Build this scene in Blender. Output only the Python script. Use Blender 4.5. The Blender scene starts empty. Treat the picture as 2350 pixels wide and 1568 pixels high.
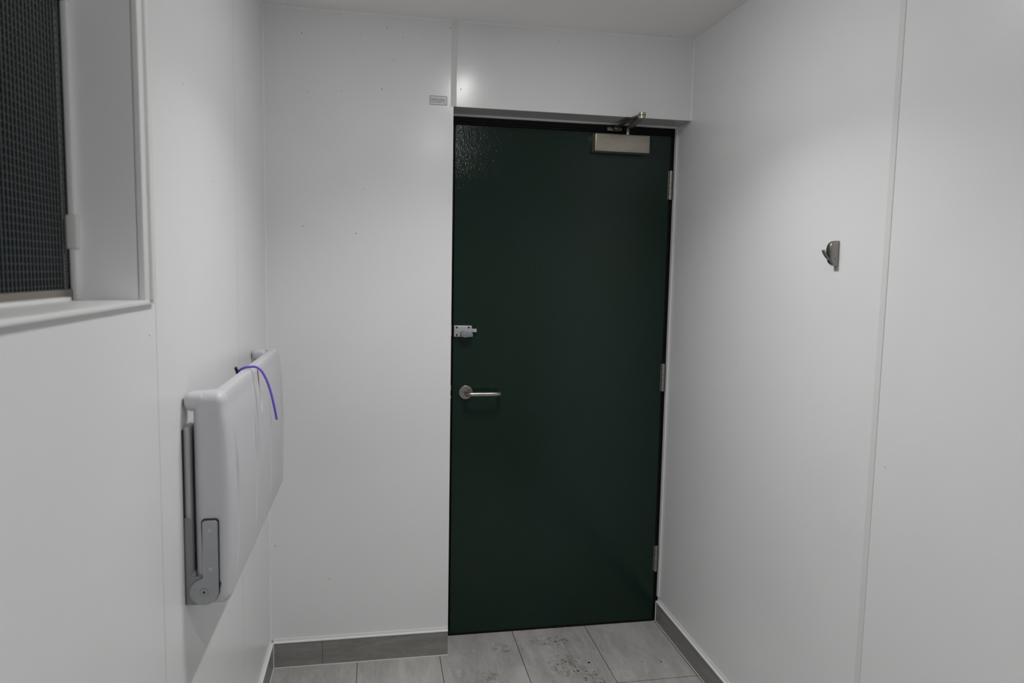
import bpy, bmesh, math, random
from mathutils import Vector, Matrix
random.seed(7)
S = bpy.context.scene
COL = S.collection

# ------------------------------------------------------------------ camera
cd = bpy.data.cameras.new('camera'); cam = bpy.data.objects.new('camera', cd); COL.objects.link(cam)
yaw, pitch, roll = 0.1852, 0.0969, 0.0191
Fw = Vector((math.sin(yaw)*math.cos(pitch), math.cos(yaw)*math.cos(pitch), -math.sin(pitch)))
Rt = Vector((math.cos(yaw), -math.sin(yaw), 0)); Up = Rt.cross(Fw)
R2 = Rt*math.cos(roll) + Up*math.sin(roll); U2 = -Rt*math.sin(roll) + Up*math.cos(roll)
M = Matrix((R2, U2, -Fw)).transposed().to_4x4(); M.translation = Vector((0.0399, -2.6823, 1.4928))
cam.matrix_world = M
cd.sensor_width = 36; cd.lens = 1654.6/2350*36; cd.clip_start = 0.02
cd.dof.use_dof = True; cd.dof.focus_distance = 2.70; cd.dof.aperture_fstop = 4.2
S.camera = cam

# ------------------------------------------------------------------ world, exposure
w = bpy.data.worlds.new('world'); S.world = w; w.use_nodes = True
w.node_tree.nodes['Background'].inputs[0].default_value = (0.01, 0.011, 0.013, 1)
w.node_tree.nodes['Background'].inputs[1].default_value = 0.3
S.view_settings.view_transform = 'Standard'; S.view_settings.look = 'None'
S.view_settings.gamma = 1; S.view_settings.use_curve_mapping = False
S.view_settings.exposure = 0.0
LAMP_A, LAMP_B = 95.0, 640.0      # glow of the two diffusers
BEAM_A, BEAM_B, SPREAD = 6.1, 3.0, 120.0    # watts and angle of area lights added below them for the lower walls

# ------------------------------------------------------------------ dimensions
XL, XR, ZC = -0.350, 1.2304, 2.3856
XO, ZH, YD = 0.310, 2.0855, 0.138      # door opening edge, header bottom, door plane
YN = -3.75                             # wall behind the camera

# ------------------------------------------------------------------ materials
def mat(name, col=(0.8, 0.8, 0.8), rough=0.5, metal=0.0, spec=0.5):
    m = bpy.data.materials.new(name); m.use_nodes = True
    b = m.node_tree.nodes['Principled BSDF']
    b.inputs['Base Color'].default_value = (*col, 1)
    b.inputs['Roughness'].default_value = rough
    b.inputs['Metallic'].default_value = metal
    b.inputs['Specular IOR Level'].default_value = spec
    return m, m.node_tree, b
def N(nt, t, **kw):
    n = nt.nodes.new(t)
    for k, v in kw.items(): setattr(n, k, v)
    return n
def noise(nt, vec, scale, detail=3, rough=0.5, dist=0.0):
    n = N(nt, 'ShaderNodeTexNoise'); n.inputs['Scale'].default_value = scale
    n.inputs['Detail'].default_value = detail; n.inputs['Roughness'].default_value = rough
    n.inputs['Distortion'].default_value = dist
    nt.links.new(vec, n.inputs['Vector']); return n.outputs['Fac']
def coords(nt, sc=(1, 1, 1)):
    g = N(nt, 'ShaderNodeNewGeometry'); mp = N(nt, 'ShaderNodeMapping')
    mp.inputs['Scale'].default_value = sc
    nt.links.new(g.outputs['Position'], mp.inputs['Vector']); return mp.outputs['Vector']
def mrange(nt, v, a, b, c, d):
    n = N(nt, 'ShaderNodeMapRange'); n.inputs[1].default_value = a; n.inputs[2].default_value = b
    n.inputs[3].default_value = c; n.inputs[4].default_value = d
    nt.links.new(v, n.inputs[0]); return n.outputs[0]
def math_(nt, op, a, b):
    n = N(nt, 'ShaderNodeMath', operation=op)
    for i, x in enumerate((a, b)):
        if isinstance(x, (int, float)): n.inputs[i].default_value = x
        else: nt.links.new(x, n.inputs[i])
    return n.outputs[0]
def mixc(nt, f, a, b, mode='MIX'):
    n = N(nt, 'ShaderNodeMix', data_type='RGBA', blend_type=mode)
    for i, x in ((0, f), (6, a), (7, b)):
        if isinstance(x, (int, float)): n.inputs[i].default_value = x
        elif isinstance(x, tuple): n.inputs[i].default_value = (*x, 1)
        else: nt.links.new(x, n.inputs[i])
    return n.outputs[2]
def bump(nt, b, h, strength, dist):
    n = N(nt, 'ShaderNodeBump'); n.inputs['Strength'].default_value = strength
    n.inputs['Distance'].default_value = dist
    nt.links.new(h, n.inputs['Height']); nt.links.new(n.outputs[0], b.inputs['Normal'])

def laminate(name, col, rough):
    m, nt, b = mat(name, col, rough, spec=0.36)
    v = coords(nt, (1, 1, 0.02)); st = noise(nt, v, 160, 3, 0.6)     # fine vertical wipe streaks
    v3 = coords(nt, (1, 1, 0.05)); pm = noise(nt, v3, 9, 3, 0.6)
    f = math_(nt, 'MULTIPLY', mrange(nt, st, 0.5, 0.75, 0, 1), mrange(nt, pm, 0.52, 0.75, 0, 1))
    big = noise(nt, coords(nt), 1.7, 2)
    c1 = mixc(nt, mrange(nt, big, 0.3, 0.7, 0, 1), tuple(x*0.97 for x in col), tuple(min(1, x*1.02) for x in col))
    c2 = mixc(nt, math_(nt, 'MULTIPLY', f, 0.05), c1, tuple(x*0.8 for x in col))
    nt.links.new(c2, b.inputs['Base Color'])
    rr = math_(nt, 'ADD', mrange(nt, st, 0.3, 0.7, rough-0.01, rough+0.02), math_(nt, 'MULTIPLY', f, 0.05))
    nt.links.new(rr, b.inputs['Roughness'])
    bump(nt, b, noise(nt, coords(nt, (1, 1, 0.3)), 14, 2), 0.05, 0.002)
    return m
M_WALL = laminate('white_laminate', (0.79, 0.792, 0.80), 0.19)
M_SIDE = laminate('white_laminate_satin', (0.79, 0.792, 0.80), 0.30)
M_CEIL = mat('ceiling_white', (0.88, 0.862, 0.85), 0.5)[0]
M_TRIM = mat('white_pvc', (0.80, 0.80, 0.80), 0.35)[0]
M_MATT = mat('matt_pvc', (0.70, 0.71, 0.70), 0.6, spec=0.2)[0]
M_CAULK = mat('caulk', (0.68, 0.67, 0.66), 0.5)[0]
M_BLACK = mat('black_paint', (0.004, 0.004, 0.0045), 0.45, spec=0.2)[0]
M_DARK = mat('dark_gap', (0.01, 0.01, 0.01), 0.8, spec=0.1)[0]
M_DARKM = mat('recess_shade', (0.004, 0.0045, 0.005), 0.5, spec=0.3)[0]
M_WIRE = mat('mesh_wire', (0.066, 0.079, 0.081), 0.5, 0.2)[0]
M_BROWN = mat('dusty_rail', (0.20, 0.175, 0.15), 0.6)[0]
M_PLAST = mat('grey_white_plastic', (0.555, 0.555, 0.58), 0.42)[0]
M_PLASTD = mat('grey_plastic', (0.46, 0.465, 0.485), 0.45)[0]
M_STEELP = mat('painted_steel', (0.37, 0.385, 0.395), 0.42, 0.3)[0]
M_STEELB = mat('bracket_steel', (0.27, 0.285, 0.30), 0.42, 0.3)[0]
M_STEELS = mat('screw_steel', (0.50, 0.52, 0.55), 0.3, 0.6)[0]
M_PURPLE = mat('purple_ribbon', (0.15, 0.075, 0.55), 0.4)[0]
M_REDSTRAP = mat('maroon_strap', (0.16, 0.075, 0.085), 0.7)[0]
M_LOCK = mat('satin_grey_lock', (0.46, 0.46, 0.49), 0.42, 0.3)[0]
M_LOCKD = mat('satin_grey_turn', (0.24, 0.26, 0.29), 0.42, 0.3)[0]
M_SCREW = mat('dark_screw', (0.02, 0.02, 0.025), 0.4, 0.5)[0]
M_BLANK = mat('sticker_silver', (0.62, 0.62, 0.65), 0.35)[0]
M_INK = mat('sticker_ink', (0.16, 0.16, 0.17), 0.5)[0]
M_SPECK = mat('speck_brown', (0.10, 0.09, 0.08), 0.7)[0]
M_MUD = mat('dry_mud', (0.018, 0.014, 0.011), 0.9)[0]

def metal_mat(name, col, rough, sc=(1, 1, 1), metal=1.0):
    m, nt, b = mat(name, col, rough, metal)
    f = noise(nt, coords(nt, sc), 400, 2)
    nt.links.new(mrange(nt, f, 0.3, 0.7, rough-0.06, rough+0.08), b.inputs['Roughness'])
    return m
M_NICKEL = metal_mat('brushed_nickel', (0.40, 0.375, 0.345), 0.30, (0.1, 1, 1))
M_CLOSER = metal_mat('champagne_closer', (0.40, 0.375, 0.315), 0.30, metal=0.75)
M_ARM = metal_mat('dark_nickel', (0.24, 0.22, 0.19), 0.32)
M_HINGE = metal_mat('hinge_steel', (0.34, 0.33, 0.30), 0.42)
M_HOOK = metal_mat('hook_nickel', (0.30, 0.28, 0.26), 0.30)

m, nt, b = mat('green_door_paint', (0.0080, 0.0235, 0.0160), 0.09, spec=0.27)
M_DOOR = m
h = math_(nt, 'ADD', noise(nt, coords(nt, (1, 1, 0.55)), 190, 2, 0.5), math_(nt, 'MULTIPLY', noise(nt, coords(nt), 60, 2), 0.6))
bump(nt, b, h, 0.40, 0.0014)
big = noise(nt, coords(nt, (1, 1, 0.5)), 2.2, 3)
nt.links.new(mixc(nt, mrange(nt, big, 0.3, 0.7, 0, 1), (0.0078, 0.0225, 0.0150), (0.0096, 0.0255, 0.0182)), b.inputs['Base Color'])

# stone-look porcelain: grid of 300 x 600 tiles with thin dark grout, muddy footprints
def tile_mat(name, veins, floor=False, ca=(0.35, 0.342, 0.328), cb=(0.53, 0.52, 0.505)):
    m, nt, b = mat(name, ca, 0.42)
    v = coords(nt, veins)
    a = noise(nt, v, 7, 5, 0.6, 1.2); d = noise(nt, v, 2.4, 3, 0.5, 0.8); e = noise(nt, v, 40, 4, 0.7, 0.4)
    c = mixc(nt, mrange(nt, a, 0.35, 0.68, 0, 1), ca, cb)
    c = mixc(nt, mrange(nt, d, 0.35, 0.7, 0.0, 0.5), c, tuple(x*0.8 for x in ca))
    c = mixc(nt, mrange(nt, e, 0.4, 0.7, 0.0, 0.25), c, tuple(min(1, x*1.15) for x in cb))
    vein = noise(nt, coords(nt, tuple(q*1.3 for q in veins)), 9, 3, 0.5, 2.2)
    vv = mrange(nt, math_(nt, 'ABSOLUTE', math_(nt, 'SUBTRACT', vein, 0.52), 0), 0.0, 0.018, 0.35, 0.0)
    c = mixc(nt, vv, c, tuple(min(1, x*1.3) for x in cb))
    if floor:
        g = N(nt, 'ShaderNodeNewGeometry'); sp = N(nt, 'ShaderNodeSeparateXYZ'); nt.links.new(g.outputs['Position'], sp.inputs[0])
        def line(o, off, per, half):
            t = math_(nt, 'MODULO', math_(nt, 'ADD', sp.outputs[o], 50*per-off+per/2), per)
            return mrange(nt, math_(nt, 'ABSOLUTE', math_(nt, 'SUBTRACT', t, per/2), 0), half*0.75, half*1.25, 1, 0)
        gl = math_(nt, 'MAXIMUM', line(0, -0.0345, 0.3130, 0.0013), line(1, -0.2925, 0.6, 0.0013))
        fine = noise(nt, coords(nt), 420, 2)
        pit = mrange(nt, fine, 0.70, 0.74, 0, 0.5)
        c = mixc(nt, pit, c, (0.07, 0.06, 0.05))
        # footprint dirt patches: short dark flecks inside soft elliptical areas
        def patch(cx, cy, rx, ry):
            dx = math_(nt, 'DIVIDE', math_(nt, 'SUBTRACT', sp.outputs[0], cx), rx)
            dy = math_(nt, 'DIVIDE', math_(nt, 'SUBTRACT', sp.outputs[1], cy), ry)
            r = math_(nt, 'ADD', math_(nt, 'MULTIPLY', dx, dx), math_(nt, 'MULTIPLY', dy, dy))
            return mrange(nt, r, 0.35, 1.0, 1, 0)
        pm = None
        for a_ in ((0.76, -0.15, 0.085, 0.095), (0.70, 0.045, 0.055, 0.05), (0.77, 0.02, 0.05, 0.055), (0.525, 0.005, 0.045, 0.05), (0.45, -0.19, 0.045, 0.05), (0.83, -0.25, 0.05, 0.08)):
            p_ = patch(*a_); pm = p_ if pm is None else math_(nt, 'MAXIMUM', pm, p_)
        vo = N(nt, 'ShaderNodeTexVoronoi'); vo.inputs['Scale'].default_value = 105
        wob = N(nt, 'ShaderNodeMapping'); wob.inputs['Scale'].default_value = (0.62, 1.0, 1.0)
        gg = N(nt, 'ShaderNodeNewGeometry'); nt.links.new(gg.outputs['Position'], wob.inputs['Vector'])
        nt.links.new(wob.outputs[0], vo.inputs['Vector'])
        sepc = N(nt, 'ShaderNodeSeparateColor'); nt.links.new(vo.outputs['Color'], sepc.inputs[0])
        size = mrange(nt, sepc.outputs[0], 0.2, 1.0, 0.0, 0.42)
        fleck = mrange(nt, math_(nt, 'SUBTRACT', vo.outputs['Distance'], size), -0.06, 0.02, 1, 0)
        dirt = math_(nt, 'MULTIPLY', math_(nt, 'MULTIPLY', fleck, pm), mrange(nt, noise(nt, coords(nt), 60, 2), 0.36, 0.50, 0, 1.0))
        haze = math_(nt, 'MULTIPLY', pm, mrange(nt, noise(nt, coords(nt), 38, 4), 0.45, 0.7, 0, 0.5))
        c = mixc(nt, haze, c, (0.10, 0.085, 0.045))
        c = mixc(nt, dirt, c, (0.035, 0.027, 0.02))
        c = mixc(nt, gl, c, (0.045, 0.038, 0.028))
    nt.links.new(c, b.inputs['Base Color'])
    nt.links.new(mrange(nt, a, 0.3, 0.7, 0.34, 0.5), b.inputs['Roughness'])
    bump(nt, b, e, 0.1, 0.001)
    return m
M_FLOOR = tile_mat('stone_floor_tile', (1.6, 0.35, 1), True)
M_BASE = tile_mat('stone_skirting_tile', (0.5, 0.5, 2.6), False, (0.20, 0.193, 0.182), (0.31, 0.302, 0.288))

# ------------------------------------------------------------------ mesh helpers
def obj(name, bm, m, parent=None, smooth=False, kind=None, label=None):
    me = bpy.data.meshes.new(name); bmesh.ops.recalc_face_normals(bm, faces=bm.faces[:]) if not getattr(bm, 'norecalc', False) else None
    bm.to_mesh(me); bm.free()
    me.materials.append(m)
    if smooth:
        me.polygons.foreach_set('use_smooth', [True]*len(me.polygons))
        me.set_sharp_from_angle(angle=math.radians(smooth if smooth is not True else 35))
    o = bpy.data.objects.new(name, me); COL.objects.link(o)
    if parent:
        o.parent = parent; o.matrix_parent_inverse = parent.matrix_world.inverted()
    if kind: o['kind'] = kind
    if label: o['label'] = label
    return o
def empty(name, loc, label=None, cat=None, group=None, kind=None):
    o = bpy.data.objects.new(name, None); COL.objects.link(o); o.location = loc; o.empty_display_size = 0.05
    o.matrix_world = Matrix.Translation(loc)
    if label: o['label'] = label
    if cat: o['category'] = cat
    if group: o['group'] = group
    if kind: o['kind'] = kind
    return o
def tag(o, label, cat, group=None, kind=None):
    o['label'] = label; o['category'] = cat
    if group: o['group'] = group
    if kind: o['kind'] = kind
    return o
def box(bm, x0, x1, y0, y1, z0, z1, bev=0.0, seg=2):
    r = bmesh.ops.create_cube(bm, size=1)
    for v in r['verts']:
        v.co = Vector(((x0+x1)/2+v.co.x*(x1-x0), (y0+y1)/2+v.co.y*(y1-y0), (z0+z1)/2+v.co.z*(z1-z0)))
    if bev > 0:
        es = list({e for v in r['verts'] for e in v.link_edges})
        bmesh.ops.bevel(bm, geom=es, offset=bev, segments=seg, affect='EDGES', profile=0.5)
    return bm
def B(*a, **k): return box(bmesh.new(), *a, **k)
def cyl(bm, p, q, r, n=24, r2=None):
    p, q = Vector(p), Vector(q); d = q-p
    rot = d.to_track_quat('Z', 'Y').to_matrix().to_4x4()
    bmesh.ops.create_cone(bm, cap_ends=True, segments=n, radius1=r, radius2=r if r2 is None else r2, depth=d.length,
                          matrix=Matrix.Translation((p+q)/2) @ rot)
    return bm
def prism(bm, pts, axis, a, b, bev=0.0):
    """extrude a closed 2-D outline along an axis between a and b (axis 0:x -> pts are (y,z); 1:y -> (x,z); 2:z -> (x,y))"""
    def P(u, v, t): return ((t, u, v), (u, t, v), (u, v, t))[axis]
    lo = [bm.verts.new(P(u, v, a)) for u, v in pts]; hi = [bm.verts.new(P(u, v, b)) for u, v in pts]
    n = len(pts); fs = [bm.faces.new(lo), bm.faces.new(hi[::-1])]
    for i in range(n): fs.append(bm.faces.new((lo[i], lo[(i+1) % n], hi[(i+1) % n], hi[i])))
    if bev:
        es = [e for f in fs[:2] for e in f.edges]
        bmesh.ops.bevel(bm, geom=es, offset=bev, segments=2, affect='EDGES', profile=0.5)
    return bm
def arc(cx, cy, r, a0, a1, n=8):
    return [(cx+r*math.cos(math.radians(a0+(a1-a0)*i/n)), cy+r*math.sin(math.radians(a0+(a1-a0)*i/n))) for i in range(n+1)]
def rrect(x0, x1, y0, y1, r, n=5):
    return arc(x1-r, y1-r, r, 0, 90, n)+arc(x0+r, y1-r, r, 90, 180, n)+arc(x0+r, y0+r, r, 180, 270, n)+arc(x1-r, y0+r, r, 270, 360, n)
def smooth_path(pts, n=8):
    pts = [Vector(p) for p in pts]; out = []
    for i in range(len(pts)-1):
        p0 = pts[max(i-1, 0)]; p1 = pts[i]; p2 = pts[i+1]; p3 = pts[min(i+2, len(pts)-1)]
        for k in range(n):
            t = k/n
            out.append(0.5*((2*p1)+(p2-p0)*t+(2*p0-5*p1+4*p2-p3)*t*t+(3*p1-p0-3*p2+p3)*t**3))
    out.append(pts[-1]); return out
def tube(bm, pts, ra, rb=None, n=16, up=(0, 1, 0)):
    """sweep an ellipse (ra across, rb along `up`) along the points"""
    rb = ra if rb is None else rb; up = Vector(up); rings = []
    for i, p in enumerate(pts):
        t = (pts[min(i+1, len(pts)-1)]-pts[max(i-1, 0)]).normalized()
        u = (up-t*up.dot(t)).normalized(); s = t.cross(u)
        rings.append([bm.verts.new(p+s*ra*math.cos(2*math.pi*k/n)+u*rb*math.sin(2*math.pi*k/n)) for k in range(n)])
    for a, b in zip(rings, rings[1:]):
        for k in range(n): bm.faces.new((a[k], a[(k+1) % n], b[(k+1) % n], b[k]))
    bm.faces.new(rings[0][::-1]); bm.faces.new(rings[-1]); return bm
def lines(a, b, r, n, nr=6):
    """sample positions between a and b, clustered inside the rounded ends"""
    s = [a+r*(1-math.cos(math.pi/2*i/nr)) for i in range(nr)]
    s += [a+r+(b-a-2*r)*i/n for i in range(n+1)]
    s += [b-r*(1-math.cos(math.pi/2*i/nr)) for i in range(nr-1, -1, -1)]
    return s
def rounded(lo, hi, r, nx, ny, nz, fn=None):
    """a box with round edges on a dense grid; fn(point, normal) -> moved point"""
    bm = bmesh.new(); L = [lines(lo[i], hi[i], r, (nx, ny, nz)[i]) for i in range(3)]
    for ax in range(3):
        u, v = [i for i in range(3) if i != ax]
        for side in (lo[ax], hi[ax]):
            g = []
            for a in L[u]:
                row = []
                for b in L[v]:
                    p = [0, 0, 0]; p[ax] = side; p[u] = a; p[v] = b
                    q = Vector([min(max(p[i], lo[i]+r), hi[i]-r) for i in range(3)])
                    d = Vector(p)-q; nrm = d.normalized(); P = q+nrm*r
                    if fn: P = fn(P, nrm)
                    row.append(bm.verts.new(P))
                g.append(row)
            for i in range(len(g)-1):
                for j in range(len(g[0])-1):
                    bm.faces.new((g[i][j], g[i+1][j], g[i+1][j+1], g[i][j+1]))
    bmesh.ops.remove_doubles(bm, verts=bm.verts[:], dist=0.00005)
    return bm

# ------------------------------------------------------------------ room shell
obj('floor', B(XL-0.3, XR+0.2, YN-0.1, 0.40, -0.08, 0.0), M_FLOOR, kind='structure')
bm = B(XL-0.3, XR+0.2, YN-0.1, 0.40, ZC, ZC+0.08)
ceil = obj('ceiling', bm, M_CEIL, kind='structure')

# back wall: tall panel on the left of the door, header above the door, closing wall behind the frame
bm = B(XL-0.02, XO, 0.0, 0.20, 0.0, ZC, bev=0.0)
box(bm, XO-0.001, XR+0.05, 0.0, 0.20, ZH, ZC)
wall_back = obj('wall_back', bm, M_WALL, kind='structure')

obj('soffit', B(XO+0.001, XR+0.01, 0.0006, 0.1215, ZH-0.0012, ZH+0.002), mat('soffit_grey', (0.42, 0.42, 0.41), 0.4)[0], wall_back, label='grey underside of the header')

# left wall: laminate panels with open joints in front of a core, opening for the meshed vent window
WY0, WY1, WZ0, WZ1 = -2.25, -1.388, 1.4335, 2.06
bm = bmesh.new()
T = 0.012
box(bm, XL-T, XL, -0.5290, 0.0, 0.0, ZC)
box(bm, XL-T, XL, -1.299, -0.5316, 0.0, ZC)
box(bm, XL-T, XL, YN, -1.3014, 0.0, WZ0-0.002)
box(bm, XL-T, XL, WY1, -1.299, WZ0, ZC)
box(bm, XL-T, XL, YN, WY0, WZ0, ZC)
box(bm, XL-T, XL, WY0, WY1, WZ1, ZC)
wall_left = obj('wall_left', bm, M_SIDE, kind='structure')
bm = bmesh.new()
box(bm, XL-0.22, XL-T, WY1, 0.2, 0.0, ZC); box(bm, XL-0.22, XL-T, YN, WY0, 0.0, ZC)
box(bm, XL-0.22, XL-T, WY0, WY1, 0.0, WZ0-0.008); box(bm, XL-0.22, XL-T, WY0, WY1, WZ1, ZC)
obj('wall_core', bm, M_DARK, wall_left)

# right wall
bm = bmesh.new()
box(bm, XR, XR+0.12, -1.146, 0.30, 0.0, ZC); box(bm, XR, XR+0.12, YN, -1.148, 0.0, ZC)
wall_right = obj('wall_right', bm, M_SIDE, kind='structure')
obj('wall_front', B(XL-0.3, XR+0.2, YN-0.12, YN, 0, ZC), M_WALL, kind='structure')

# joint strips
bm = prism(bmesh.new(), [(0.2995, 0.0), (0.3200, 0.0), (0.3200, -0.0034), (0.3185, -0.0040), (0.2995, -0.0004)], 2, ZH-0.001, ZC)
obj('trim_1', bm, M_MATT, kind='structure')
bm = prism(bmesh.new(), [(XR, -1.1560), (XR, -1.1355), (XR-0.0006, -1.1355), (XR-0.0026, -1.1385), (XR-0.0026, -1.1545), (XR-0.0016, -1.1560)], 2, 0.10, ZC)
obj('trim_2', bm, M_MATT, kind='structure')
# angle bead at the top of the door frame and sealant bead down its right side
bm = box(bmesh.new(), XO, XR-0.006, 0.121, YD+0.001, ZH-0.0062, ZH, bev=0.001)
obj('trim_3', bm, M_TRIM, kind='structure')
bm = box(bmesh.new(), XR-0.0062, XR, 0.120, YD+0.004, 0.11, ZH, bev=0.002)
obj('trim_4', bm, M_TRIM, kind='structure')
# ceiling corner beads
bm = prism(bmesh.new(), [(XL, 0), (XL+0.004, 0), (XL, -0.004)], 2, 0.11, ZC)
prism(bm, [(XR, 0), (XR-0.004, 0), (XR, -0.004)], 2, ZH, ZC)
prism(bm, [(0.0, ZC), (0.0, ZC-0.004), (-0.004, ZC)], 0, XL, XR)
prism(bm, [(XL, ZC), (XL+0.004, ZC), (XL, ZC-0.004)], 1, YN, 0)
prism(bm, [(XR, ZC), (XR-0.004, ZC), (XR, ZC-0.004)], 1, YN, 0)
obj('trim_5', bm, M_TRIM, kind='structure')

# skirting: stone tiles, white capping with a ridge, sealant along the floor
def skirting(name, side, zt):
    th = 0.009
    def put(bm, a0, a1, d0, d1, z0, z1, bev=0.0):
        if side == 'back': box(bm, a0, a1, -d1, -d0, z0, z1, bev)
        elif side == 'left': box(bm, XL+d0, XL+d1, a0, a1, z0, z1, bev)
        else: box(bm, XR-d1, XR-d0, a0, a1, z0, z1, bev)
    if side == 'back': js, end = [XL+0.009, -0.163, XO], None
    elif side == 'left': js = [YN, -3.0, -2.4, -1.8, -1.2, -0.6, -0.009]
    else: js = [YN, -3.28, -2.68, -2.08, -1.48, -0.88, -0.281, YD-0.002]
    bm = bmesh.new()
    for a, c in zip(js, js[1:]): put(bm, a+0.0006, c-0.0006, 0, th, 0.003, zt, 0.0004)
    root = obj(name, bm, M_BASE, kind='structure')
    bm = bmesh.new(); a, c = js[0], js[-1]
    put(bm, a, c, 0, 0.0035, zt, zt+0.0135, 0.0008)
    put(bm, a, c, 0, 0.0115, zt-0.0015, zt+0.0035, 0.001)
    obj('capping_strip', bm, M_TRIM, root)
    bm = bmesh.new(); put(bm, a, c, 0, th+0.003, 0.0, 0.0035, 0.0008)
    if side == 'back':
        box(bm, XL+0.008, XL+0.0125, -0.0125, -0.008, 0, zt)
    if side == 'right':
        box(bm, XR-0.012, XR, YD-0.006, YD-0.001, 0, zt+0.002, 0.001)
    obj('sealant', bm, M_CAULK, root)
skirting('baseboard_back', 'back', 0.098)
skirting('baseboard_left', 'left', 0.098)
skirting('baseboard_right', 'right', 0.088)

# specks (fly spots) lying on the walls and ceiling, one child per surface
def specks(parent, pts, fn, rs):
    bm = bmesh.new()
    for (a, c) in pts:
        r = random.uniform(*rs)
        bmesh.ops.create_icosphere(bm, subdivisions=1, radius=r, matrix=Matrix.Translation(fn(a, c)) @ Matrix.Diagonal(fn.sc).to_4x4())
    o = obj('specks', bm, M_SPECK, parent, label='tiny dark specks'); o['kind'] = 'stuff'
fb = lambda a, c: Vector((a, -0.0003, c)); fb.sc = Vector((1, 0.25, 1))
specks(wall_back, [(-0.093, 2.374), (-0.248, 2.306), (-0.22, 2.301), (-0.019, 2.316), (0.071, 2.343), (0.128, 2.314), (0.197, 2.334), (0.295, 2.357), (-0.048, 2.246), (0.096, 2.234), (-0.201, 2.105), (-0.205, 2.105), (-0.086, 2.114), (0.054, 2.129), (-0.333, 2.035), (-0.008, 1.777), (-0.222, 1.639), (-0.038, 1.618), (-0.138, 0.332), (0.699, 2.346), (0.336, 2.147), (-0.29, 0.62), (-0.33, 0.47)], fb, (0.0012, 0.0022))
fr = lambda a, c: Vector((XR-0.0003, a, c)); fr.sc = Vector((0.25, 1, 1))
specks(wall_right, [(-0.162, 2.362), (-0.034, 2.033), (-0.025, 1.582), (-0.094, 1.442), (-0.236, 2.296), (-1.191, 1.045), (-0.3, 1.9), (-0.45, 1.2)], fr, (0.0013, 0.0020))
fl = lambda a, c: Vector((XL+0.0003, a, c)); fl.sc = Vector((0.25, 1, 1))
specks(wall_left, [(-1.07, 1.86), (-0.819, 1.694), (-0.549, 1.502), (-0.417, 1.395), (-0.232, 1.365), (-0.173, 1.239), (-1.34, 1.37)], fl, (0.0012, 0.0019))
fc = lambda a, c: Vector((a, c, ZC-0.0003)); fc.sc = Vector((1, 1, 0.25))
specks(ceil, [(-0.263, -0.03), (-0.119, -0.044), (0.74, -0.198), (0.889, -0.32), (1.119, -0.03)], fc, (0.0015, 0.0022))

# ------------------------------------------------------------------ vent window in the left wall
D = 0.100
win = empty('window_1', (XL-D/2, (WY0+WY1)/2, WZ0), kind='structure')
bm = bmesh.new()      # reveal lining
box(bm, XL-D-0.02, XL-0.001, WY1-0.0015, WY1+0.004, WZ0-0.001, WZ1); box(bm, XL-D-0.02, XL-0.001, WY0-0.004, WY0+0.0015, WZ0-0.001, WZ1)
box(bm, XL-D-0.02, XL-0.001, WY0, WY1, WZ1, WZ1+0.004)
obj('reveal', bm, mat('reveal_panel', (0.88, 0.89, 0.905), 0.55)[0], win)
bm = bmesh.new()      # stepped architrave
box(bm, XL-0.004, XL+0.0095, WY1, WY1+0.060, WZ0-0.001, ZC, 0.0022)
box(bm, XL-0.004, XL+0.0150, WY1+0.024, WY1+0.046, WZ0-0.001, ZC, 0.0022)
obj('window_frame', bm, M_TRIM, win, 40)
bm = box(bmesh.new(), XL-D-0.02, XL+0.0095, WY0-0.6, WY1+0.066, WZ0-0.0080, WZ0, 0.0015)
obj('window_sill', bm, M_TRIM, win, 40)
bm = box(bmesh.new(), XL-D, XL-D+0.010, WY1-0.011, WY1, WZ0, 1.903, 0.002)
box(bm, XL-D, XL-D+0.010, WY0, WY1, 1.903, 1.925, 0.002)
box(bm, XL-D+0.002, XL-D+0.016, WY0, WY1-0.05, WZ0, WZ0+0.006, 0.001)
obj('bead', bm, M_TRIM, win, 40)
bm = box(bmesh.new(), XL-D-0.004, XL-D+0.014, WY1-0.013, WY1+0.001, 1.515, 1.570, 0.003, 3)
obj('latch', bm, M_MATT, win, 40)
bm = box(bmesh.new(), XL-D-0.012, XL-D+0.004, WY0, WY1-0.004, WZ0+0.001, WZ0+0.017, 0.001)
obj('bottom_rail', bm, M_BROWN, win)
bm = bmesh.new()
z = WZ0+0.012; P_ = 0.0112; r = 0.0011
while z < 1.905:
    cyl(bm, (XL-D-0.004, WY0, z), (XL-D-0.004, WY1-0.004, z), 0.0009, 6); z += P_
y = WY1-0.006
while y > WY0:
    cyl(bm, (XL-D-0.0022, y, WZ0+0.005), (XL-D-0.0022, y, 1.905), 0.0014, 6); y -= P_
obj('wire_mesh', bm, M_WIRE, win)
bm = bmesh.new()
box(bm, XL-D-0.10, XL-D-0.095, WY0-0.05, WY1+0.05, WZ0-0.05, WZ1+0.05)
box(bm, XL-D-0.10, XL-D-0.014, WY1-0.004, WY1-0.0018, WZ0-0.0, WZ1); box(bm, XL-D-0.10, XL-D-0.014, WY0+0.002, WY0+0.004, WZ0, WZ1)
box(bm, XL-D-0.10, XL-D-0.014, WY0, WY1-0.002, WZ0+0.0005, WZ0+0.002); box(bm, XL-D-0.10, XL-D-0.014, WY0, WY1-0.002, 1.92, 1.925)
obj('shade_box', bm, M_DARKM, win)  # near-black box stands in for the shade behind the mesh

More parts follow.
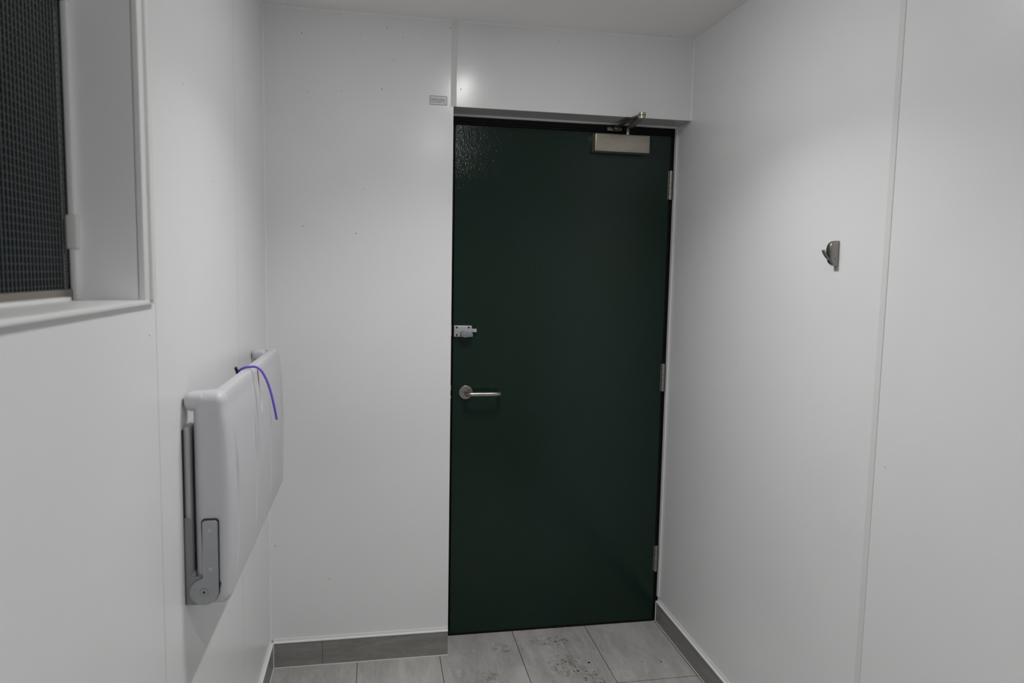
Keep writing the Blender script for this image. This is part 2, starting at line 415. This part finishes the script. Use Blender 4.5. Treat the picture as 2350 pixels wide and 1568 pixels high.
# ------------------------------------------------------------------ door
door = empty('door_1', (0.77, YD, 0.0), kind='structure')
LX0, LX1, LZ0, LZ1 = 0.3315, 1.2075, 0.010, 2.0495
bm = bmesh.new()
box(bm, XO+0.0005, LX0-0.003, YD+0.000, YD+0.06, 0.0, LZ1+0.003)        # left jamb
box(bm, XR-0.0115, XR-0.001, YD+0.002, YD+0.06, 0.0, LZ1+0.003)       # right jamb face
box(bm, LX1+0.003, XR-0.0115, YD+0.006, YD+0.06, 0.0, LZ1+0.003)
box(bm, XO+0.0005, XR-0.001, YD+0.001, YD+0.06, LZ1+0.012, ZH+0.0)    # head
box(bm, XO+0.0005, XR-0.001, YD+0.008, YD+0.06, LZ1+0.003, LZ1+0.012)
box(bm, XO+0.0005, XR-0.001, YD+0.045, YD+0.06, 0.0, LZ1+0.012)       # rebate behind the leaf
obj('frame', bm, M_BLACK, door)
obj('door_gap_shade', B(LX0-0.004, LX1+0.004, YD+0.001, YD+0.04, 0.0, 0.012), M_DARK, door)  # dark filler standing for the shade in the gap under the leaf
leaf = obj('leaf', B(LX0, LX1, YD, YD+0.042, LZ0, LZ1, bev=0.0015), M_DOOR, door)
for z0, z1 in ((1.797, 1.911), (1.007, 1.121), (0.2255, 0.338)):
    bm = bmesh.new(); n = 5; hh = (z1-z0)/n; xc, yc = 1.2115, YD-0.004
    for k in range(n):
        cyl(bm, (xc, yc, z0+k*hh+0.0006), (xc, yc, z0+(k+1)*hh-0.0006), 0.0072, 20)
    cyl(bm, (xc, yc, z0-0.001), (xc, yc, z1+0.001), 0.0055, 16)
    for k in range(n): box(bm, xc-0.010, xc, YD-0.0012, YD+0.002, z0+k*hh+0.001, z0+(k+1)*hh-0.001)
    h_ = obj('hinge', bm, M_HINGE, door, 40, label='brushed steel hinge knuckle')
    bm = cyl(bmesh.new(), (xc, yc-0.0066, z0+0.4*(z1-z0)), (xc, yc-0.0076, z0+0.4*(z1-z0)), 0.0013, 8)
    obj('screw', bm, M_SCREW, h_)
for z0, z1 in ((1.236, 1.279), (1.018, 1.040), (0.985, 0.998)):
    obj('keeper', box(bmesh.new(), XO+0.012, XO+0.0165, YD-0.003, YD+0.0, z0, z1, 0.0008), M_HINGE, door, label='small steel strike edge')

# privacy bolt on the leaf
LY = YD
lb = obj('indicator_bolt', box(bmesh.new(), 0.3335, 0.4040, LY-0.018, LY, 1.2335, 1.2780, 0.0025, 3), M_LOCK, door, 40, label='grey metal privacy bolt')
obj('bolt', box(bmesh.new(), 0.404, 0.4235, LY-0.014, LY-0.002, 1.2515, 1.2650, 0.001), M_LOCK, lb, 40)
cx, cz = 0.3690, 1.2445
prof = arc(cx, cz, 0.0105, 70, 290, 14)+[(0.4035, 1.2350), (0.4055, 1.2368), (0.4055, 1.2485), (0.4040, 1.2500)]
obj('thumb_turn', prism(bmesh.new(), prof, 1, LY-0.038, LY-0.020, 0.0018), M_LOCKD, lb, 40)
bm = cyl(bmesh.new(), (cx, LY-0.021, cz), (cx, LY-0.017, cz), 0.0122, 28)
obj('collar', bm, M_LOCKD, lb, 40)
for sx, sz in ((0.3445, 1.2705), (0.3912, 1.2705), (0.3445, 1.2410)):
    obj('screw', cyl(bmesh.new(), (sx, LY-0.0186, sz), (sx, LY-0.017, sz), 0.0038, 16), M_SCREW, lb, 40)

# lever handle on a round rose
hz = 1.0125
lh = obj('lever_handle', None or cyl(bmesh.new(), (0.3840, YD-0.0085, hz-0.001), (0.3840, YD, hz-0.001), 0.0275, 48), M_NICKEL, door, 40, label='brushed nickel lever handle')
mod = lh.modifiers.new('b', 'BEVEL'); mod.width = 0.0015; mod.segments = 2; mod.limit_method = 'ANGLE'
pts = [(0.3840, YD-0.006, hz), (0.3840, YD-0.040, hz), (0.3855, YD-0.052, hz), (0.3930, YD-0.0605, hz), (0.4050, YD-0.063, hz),
       (0.45, YD-0.063, hz), (0.492, YD-0.063, hz), (0.5055, YD-0.0600, hz), (0.5135, YD-0.051, hz), (0.5150, YD-0.038, hz), (0.5150, YD-0.020, hz)]
obj('lever', tube(bmesh.new(), smooth_path(pts, 8), 0.0090, 0.0090, 24, (0, 0, 1)), M_NICKEL, lh, 40)

# ------------------------------------------------------------------ door closer
cl = empty('door_closer', (0.985, YD, 1.97), 'satin champagne metal door closer with folding arm on top of the green door', 'door closer')
body = obj('closer_body', box(bmesh.new(), 0.8745, 1.1010, YD-0.048, YD, 1.9690, 2.0385, 0.0045, 4), M_CLOSER, cl, 40)
bm = cyl(bmesh.new(), (1.0118, 0.106, 2.036), (1.0118, 0.106, 2.0585), 0.0078, 20)
obj('spindle', bm, M_NICKEL, cl, 40)
def bar(a, c, wa, wb, th):
    a, c = Vector(a), Vector(c); d = (c-a).normalized(); s = Vector((0, 0, 1)).cross(d).normalized()
    u = d.cross(s); bm = bmesh.new(); R_ = []
    for p, ww in ((a, wa), (c, wb)):
        R_.append([bm.verts.new(p+s*ww*i+u*th*j) for i, j in ((-1, -1), (1, -1), (1, 1), (-1, 1))])
    for k in range(4): bm.faces.new((R_[0][k], R_[0][(k+1) % 4], R_[1][(k+1) % 4], R_[1][k]))
    bm.faces.new(R_[0]); bm.faces.new(R_[1])
    bmesh.ops.bevel(bm, geom=bm.edges[:], offset=min(th*0.5, 0.0015), segments=2, affect='EDGES')
    return bm
EL = Vector((0.990, -0.108, 2.0640))
obj('main_arm', bar((1.0118, 0.112, 2.0600), EL, 0.0135, 0.0115, 0.0035), M_ARM, cl, 40)
bm = cyl(bmesh.new(), EL+Vector((0, 0, -0.006)), EL+Vector((0, 0, 0.0045)), 0.0138, 28)
obj('elbow', bm, M_CLOSER, cl, 40)
bm = cyl(bmesh.new(), EL+Vector((0, 0, 0.0065)), EL+Vector((0, 0, 0.0145)), 0.0138, 28)
obj('elbow_cap', bm, M_CLOSER, cl, 40)
BR = Vector((0.967, 0.116, 2.0680))
bm = bar(BR, EL+Vector((0, 0, 0.0095)), 0.0085, 0.0065, 0.0032)
obj('fore_arm', bm, M_ARM, cl, 40)
bm = bar(EL+Vector((-0.006, 0.02, 0.012)), BR+Vector((-0.004, -0.06, 0.008)), 0.0022, 0.0022, 0.0020)
obj('rod', bm, M_ARM, cl, 40)
bk = obj('bracket', prism(bmesh.new(), rrect(0.936, 0.9975, 2.0575, 2.0725, 0.002), 1, YD-0.0035, YD+0.001, 0.0006), M_ARM, cl, 40)
obj('pivot_block', box(bmesh.new(), 0.958, 0.975, YD-0.028, YD-0.003, 2.0590, 2.0715, 0.002), M_ARM, cl, 40)
for sx in (0.942, 0.9915):
    obj('screw', cyl(bmesh.new(), (sx, YD-0.0050, 2.065), (sx, YD-0.003, 2.065), 0.0032, 14), M_LOCK, bk, 40)

# ------------------------------------------------------------------ sticker
st = obj('wall_sticker', prism(bmesh.new(), rrect(0.2235, 0.2865, 2.0865, 2.1185, 0.003), 1, -0.0006, 0.0, 0), M_INK)
tag(st, 'small rectangular silver maker label with dark border stuck on white wall by door header', 'sticker')
obj('face', prism(bmesh.new(), rrect(0.2252, 0.2848, 2.0882, 2.1168, 0.002), 1, -0.0009, -0.0005, 0), M_BLANK, st)
def text(s, size, x, z, m, parent, xs=1.0, bold=0.0):
    c = bpy.data.curves.new('lettering', 'FONT'); c.body = s; c.size = size; c.extrude = 0.0001; c.offset = bold
    t = bpy.data.objects.new('lettering', c); COL.objects.link(t)
    bpy.context.view_layer.update()
    me = bpy.data.meshes.new_from_object(t.evaluated_get(bpy.context.evaluated_depsgraph_get()))
    bpy.data.objects.remove(t); bpy.data.curves.remove(c)
    wd = max(v.co.x for v in me.vertices)-min(v.co.x for v in me.vertices); x0 = min(v.co.x for v in me.vertices)
    for v in me.vertices:
        v.co = Vector((x+(v.co.x-x0)*xs/wd, -0.00105-v.co.z, z+v.co.y))
    me.materials.clear(); me.materials.append(m)
    o = bpy.data.objects.new('lettering', me); COL.objects.link(o)
    o.parent = parent; return o
text('inthusbx', 0.0175, 0.2290, 2.1000, M_INK, st, 0.0505, 0.00010)
text('internationalgroup.com', 0.0058, 0.2290, 2.0945, M_INK, st, 0.0505, 0.00008)

# ------------------------------------------------------------------ coat hook
HY0, HY1, HZ0, HZ1 = -0.9660, -0.9480, 1.5225, 1.5890
hk = empty('coat_hook', (XR, -0.957, 1.555), 'small domed brushed nickel coat hook screwed to the right wall', 'coat hook')
prof = [(XR, HZ0)]+arc(XR-0.004, HZ0+0.021, 0.021, 270, 205, 6)[0:]+[(XR-0.0265, HZ0+0.030), (XR-0.0270, HZ0+0.045)]+arc(XR-0.009, HZ1-0.018, 0.0180, 175, 90, 7)+[(XR, HZ1)]
obj('hook_body', prism(bmesh.new(), prof, 1, HY0, HY1, 0.0028), M_HOOK, hk, 50)
bm = tube(bmesh.new(), smooth_path([(XR-0.018, -0.957, 1.5395), (XR-0.028, -0.957, 1.5440), (XR-0.036, -0.957, 1.5535), (XR-0.0415, -0.957, 1.5640)], 5), 0.0030, 0.0060, 16, (0, 1, 0))
obj('peg', bm, M_HOOK, hk, 50)
sc_ = obj('screw', cyl(bmesh.new(), (XR-0.014, HY0-0.0006, 1.5425), (XR-0.014, HY0+0.002, 1.5425), 0.0034, 18), M_HINGE, hk, 40)
obj('screw_socket', cyl(bmesh.new(), (XR-0.014, HY0-0.0010, 1.5425), (XR-0.014, HY0, 1.5425), 0.0015, 10), M_SCREW, sc_, 40)
obj('hook_shadow', box(bmesh.new(), XR-0.0015, XR, -0.968, -0.948, 1.5115, 1.5240, 0.001), M_PLASTD, hk, 40)  # grey tab put in as the hook's shadow on the wall

# ------------------------------------------------------------------ baby changing station
TY0, TY1, TZ0, TZ1 = -1.150, -0.285, 0.785, 1.236
XF, XB = -0.2640, -0.3310
ct = empty('changing_table', (XL, (TY0+TY1)/2, TZ0), 'large pale grey plastic fold-down baby changing station closed against the left wall', 'changing table')
YM = (TY0+TY1)/2
grooves = [(-1.085, 1.150, 0.825), (-0.842, 1.147, 0.825), (2*YM+0.842, 1.147, 0.825), (2*YM+1.085, 1.150, 0.825)]
def sm(t): t = min(max(t, 0), 1); return t*t*(3-2*t)
def lid(P, n):
    f = min(max((P.x-XB)/(XF-XB), 0), 1)
    x = P.x
    if n.x > 0.05:
        q = (P.z-0.985)/0.215; x += 0.0075*max(0, 1-q*q)*n.x
        x -= 0.004*sm((P.z-1.16)/0.07)*n.x
        d = 0
        if n.x > 0.95:
            for gy, zt, zb in grooves:
                if zb < P.z < zt:
                    t = (zt-P.z)/(zt-zb); wd = 0.004+0.027*math.sin(math.pi*(0.06+0.94*min(t*1.05, 1)))**0.8*min(1, 0.25+t*2.2)
                    u = (P.y-gy)/wd           # steep near flank, soft far flank
                    if 0 <= u < 1: d = max(d, 0.030*math.sin(math.pi*min(t, 1))**0.7*min(1, 0.3+t*2)*(1-u))
            if 1.115 < P.z: 
                e = abs(P.y-YM)-0.5*0.030*min(1, (P.z-1.113)/0.03)**0.5
                d = max(d, 0.011*sm(-e/0.004))
            if 1.010 < P.z <= 1.118:
                d = max(d, 0.0035*sm((0.006-abs(P.y-YM))/0.005)*sm((P.z-1.01)/0.02))
        x -= d
    end = max(sm((-1.098-P.y)/0.018), sm((P.y+0.338)/0.018))     # the two ends reach back to the wall at the top
    top = sm((P.z-1.150)/0.05)
    x += (1-f)*(0.031*top*(1-end))
    return Vector((x, P.y, P.z))
bm = rounded((XB, TY0, TZ0), (XF, TY1, TZ1), 0.021, 4, 300, 70, lid)
lido = obj('lid', bm, M_PLAST, ct, 50)
for y0, y1 in ((TY0, -1.098), (-0.338, TY1)):
    bm = rounded((XL+0.0015, y0, 1.197), (XB+0.030, y1, TZ1-0.0015), 0.0150, 2, 2, 1)
    obj('pivot_arm', bm, M_PLAST, ct, 50)
bm = rounded((XL, TY0+0.002, 0.845), (XB-0.006, TY1-0.002, 1.166), 0.0062, 1, 30, 12)
obj('back_shell', bm, M_PLASTD, ct, 50)
# maroon safety strap tucked in the middle recess
bm = tube(bmesh.new(), smooth_path([(-0.292, YM-0.001, 1.2330), (-0.276, YM, 1.2325), (-0.2705, YM+0.001, 1.222), (-0.2678, YM+0.002, 1.19), (-0.2655, YM+0.003, 1.150), (-0.2645, YM+0.0035, 1.122)], 6), 0.0014, 0.0050, 12, (0, 1, 0))
obj('strap', bm, M_REDSTRAP, ct, 50, label='dull maroon strap end in the centre recess')
# steel hinge hardware on both ends
for ys, sgn in ((TY0, -1), (TY1, 1)):
    a, c_ = sorted((ys, ys+sgn*0.003))
    prof = arc(XL+0.0125-0.006, 0.977-0.006, 0.006, 90, 0, 4)+[(XL+0.0130, 0.872)]+arc(XL+0.0180, 0.858, 0.006, 180, 270, 4)+[(XL+0.048, 0.852), (XL+0.066, 0.83), (XL+0.060, 0.800), (XL+0.040, 0.790), (XL+0.002, 0.792), (XL+0.0005, 0.977)]
    obj('wall_bracket', prism(bmesh.new(), prof, 1, a, c_, 0), M_STEELB, ct, 40, label='grey painted steel wall bracket')
    a, c_ = sorted((ys+sgn*0.003, ys+sgn*0.0065))
    x0, x1 = -0.3140, -0.2842
    prof = arc(x1-0.006, 0.971-0.006, 0.006, 0, 90, 4)+arc(x0+0.006, 0.971-0.006, 0.006, 90, 180, 4)+arc(x0-0.003, 0.8515, 0.003, 0, -70, 3)+arc(-0.3125, 0.8195, 0.0285, 105, 330, 26)+[(x1, 0.815)]
    hg = obj('hinge_arm', prism(bmesh.new(), prof, 1, a, c_, 0.0005), M_STEELP, ct, 40, label='grey painted steel hinge arm with round pivot end')
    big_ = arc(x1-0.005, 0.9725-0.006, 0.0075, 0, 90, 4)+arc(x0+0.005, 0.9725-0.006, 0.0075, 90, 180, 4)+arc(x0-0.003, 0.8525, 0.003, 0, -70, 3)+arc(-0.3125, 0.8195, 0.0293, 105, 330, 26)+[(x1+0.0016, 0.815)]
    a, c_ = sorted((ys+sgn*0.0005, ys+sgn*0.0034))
    obj('gap_shade', prism(bmesh.new(), big_, 1, a, c_, 0), M_SCREW, ct)  # dark outline painted in as the shaded gap around the arm
    yo, yp = ys+sgn*0.0065, ys+sgn*0.0085
    for sx, sz, r in ((-0.2990, 0.951, 0.0042), (-0.2990, 0.869, 0.0042), (-0.3125, 0.8195, 0.0070)):
        bm = cyl(bmesh.new(), (sx, yo-sgn*0.001, sz), (sx, yp, sz), r, 24)
        obj('bolt_head' if r > 0.005 else 'screw', bm, M_STEELS if r < 0.005 else M_STEELP, hg, 40)
    obj('bolt_recess', cyl(bmesh.new(), (-0.3125, yo, 0.8195), (-0.3125, yo+sgn*0.0003, 0.8195), 0.0088, 28), M_STEELB, hg)
    obj('bolt_socket', cyl(bmesh.new(), (-0.3125, yp, 0.8195), (-0.3125, yp+sgn*0.0006, 0.8195), 0.0026, 12), M_SCREW, hg)
bm = rounded((XL, TY0+0.002, 0.800), (XB-0.001, TY1-0.002, 0.855), 0.006, 1, 10, 1)
obj('lower_shell', bm, M_PLASTD, ct, 50)
bm = prism(bmesh.new(), [(-0.2835, 0.842), (-0.2800, 0.834), (-0.2845, 0.812), (-0.2885, 0.806), (-0.2890, 0.812), (-0.2852, 0.826)], 1, TY0-0.0026, TY0+0.004)
obj('stop_notch', bm, M_SCREW, ct)

obj('wall_gap_shade', B(XL, XL+0.0016, TY0-0.0034, TY0+0.01, 0.793, 1.160), M_SCREW, ct)  # dark strip painted as the line of shade between bracket and wall

# purple ribbon looped over the top edge
Y0 = -0.800
pr = [(-0.3035, Y0, 1.2240), (-0.300, Y0, 1.2335), (-0.288, Y0, 1.2400), (-0.2740, Y0, 1.2420), (-0.2600, Y0, 1.2415), (-0.2475, Y0, 1.2318), (-0.2355, Y0, 1.2090), (-0.2255, Y0, 1.1775), (-0.2172, Y0, 1.1385), (-0.2118, Y0, 1.1068)]
bm = tube(bmesh.new(), smooth_path(pr, 8), 0.0030, 0.0034, 14, (0, 1, 0))
rb = obj('purple_tag_strap', bm, M_PURPLE, None, 50)
tag(rb, 'thin purple plastic strap curling over the top edge of the grey changing station', 'strap')
bm = tube(bmesh.new(), [Vector((-0.3045, Y0, 1.226)), Vector((-0.3065, Y0-0.001, 1.234)), Vector((-0.309, Y0-0.002, 1.2415))], 0.0036, 0.0070, 14, (0, 1, 0))
obj('clip', bm, M_SCREW, rb, 50, label='small dark clip at the end')

# ------------------------------------------------------------------ bits on the floor
def crumb(x, y, r, st, label):
    bm = bmesh.new()
    bmesh.ops.create_icosphere(bm, subdivisions=2, radius=1)
    for v in bm.verts:
        k = 1+random.uniform(-0.25, 0.25); v.co = Vector((x+v.co.x*r*k*st[0], y+v.co.y*r*k*st[1], max(0.0, r*0.45+v.co.z*r*0.5*k)))
    tag(obj('mud_crumb', bm, M_MUD), label, 'dirt')
crumb(0.8405, -0.146, 0.0042, (1.2, 1), 'dark mud crumb on the tile beside the footprint marks')
crumb(1.1185, -0.182, 0.0032, (0.55, 1.6), 'dark elongated crumb on the clean tile near the right skirting')
crumb(1.045, -0.172, 0.0018, (1, 1), 'tiny dark crumb left of the elongated one near the right skirting')

# ------------------------------------------------------------------ ceiling lamps (above and behind the view)
def lamp(cx, y0, y1, W, rad, watts, label):
    root = empty('ceiling_light', (cx, (y0+y1)/2, ZC), label, 'ceiling light', 'flush ceiling lights')
    fr_ = bmesh.new()
    for (x0_, x1_, ya, yb) in ((cx-W-0.012, cx-W, y0-0.012, y1+0.012), (cx+W, cx+W+0.012, y0-0.012, y1+0.012), (cx-W, cx+W, y0-0.012, y0), (cx-W, cx+W, y1, y1+0.012)):
        box(fr_, x0_, x1_, ya, yb, ZC-0.014, ZC, 0.002)
    obj('frame', fr_, M_TRIM, root, 40)
    m, nt_, b_ = mat('lamp_diffuser', (0.8, 0.8, 0.8), 0.5)
    b_.inputs['Emission Color'].default_value = (1.0, 0.993, 0.98, 1); b_.inputs['Emission Strength'].default_value = rad
    obj('diffuser', box(bmesh.new(), cx-W, cx+W, y0, y1, ZC-0.020, ZC-0.002, 0.003), m, root, 40)
    ld = bpy.data.lights.new('beam', 'AREA'); ld.shape = 'RECTANGLE'; ld.size = 2*W; ld.size_y = y1-y0
    ld.energy = watts; ld.spread = math.radians(SPREAD); ld.color = (1.0, 0.995, 0.985)
    lo = bpy.data.objects.new('beam', ld); COL.objects.link(lo); lo.location = (0, 0, -0.0215); lo.parent = root
lamp(0.440, -1.12, -0.74, 0.018, LAMP_A, BEAM_A, 'flush rectangular light in the ceiling nearest the door')
lamp(0.440, -2.44, -2.37, 0.014, LAMP_B, BEAM_B, 'flush rectangular light in the ceiling farther from the door')
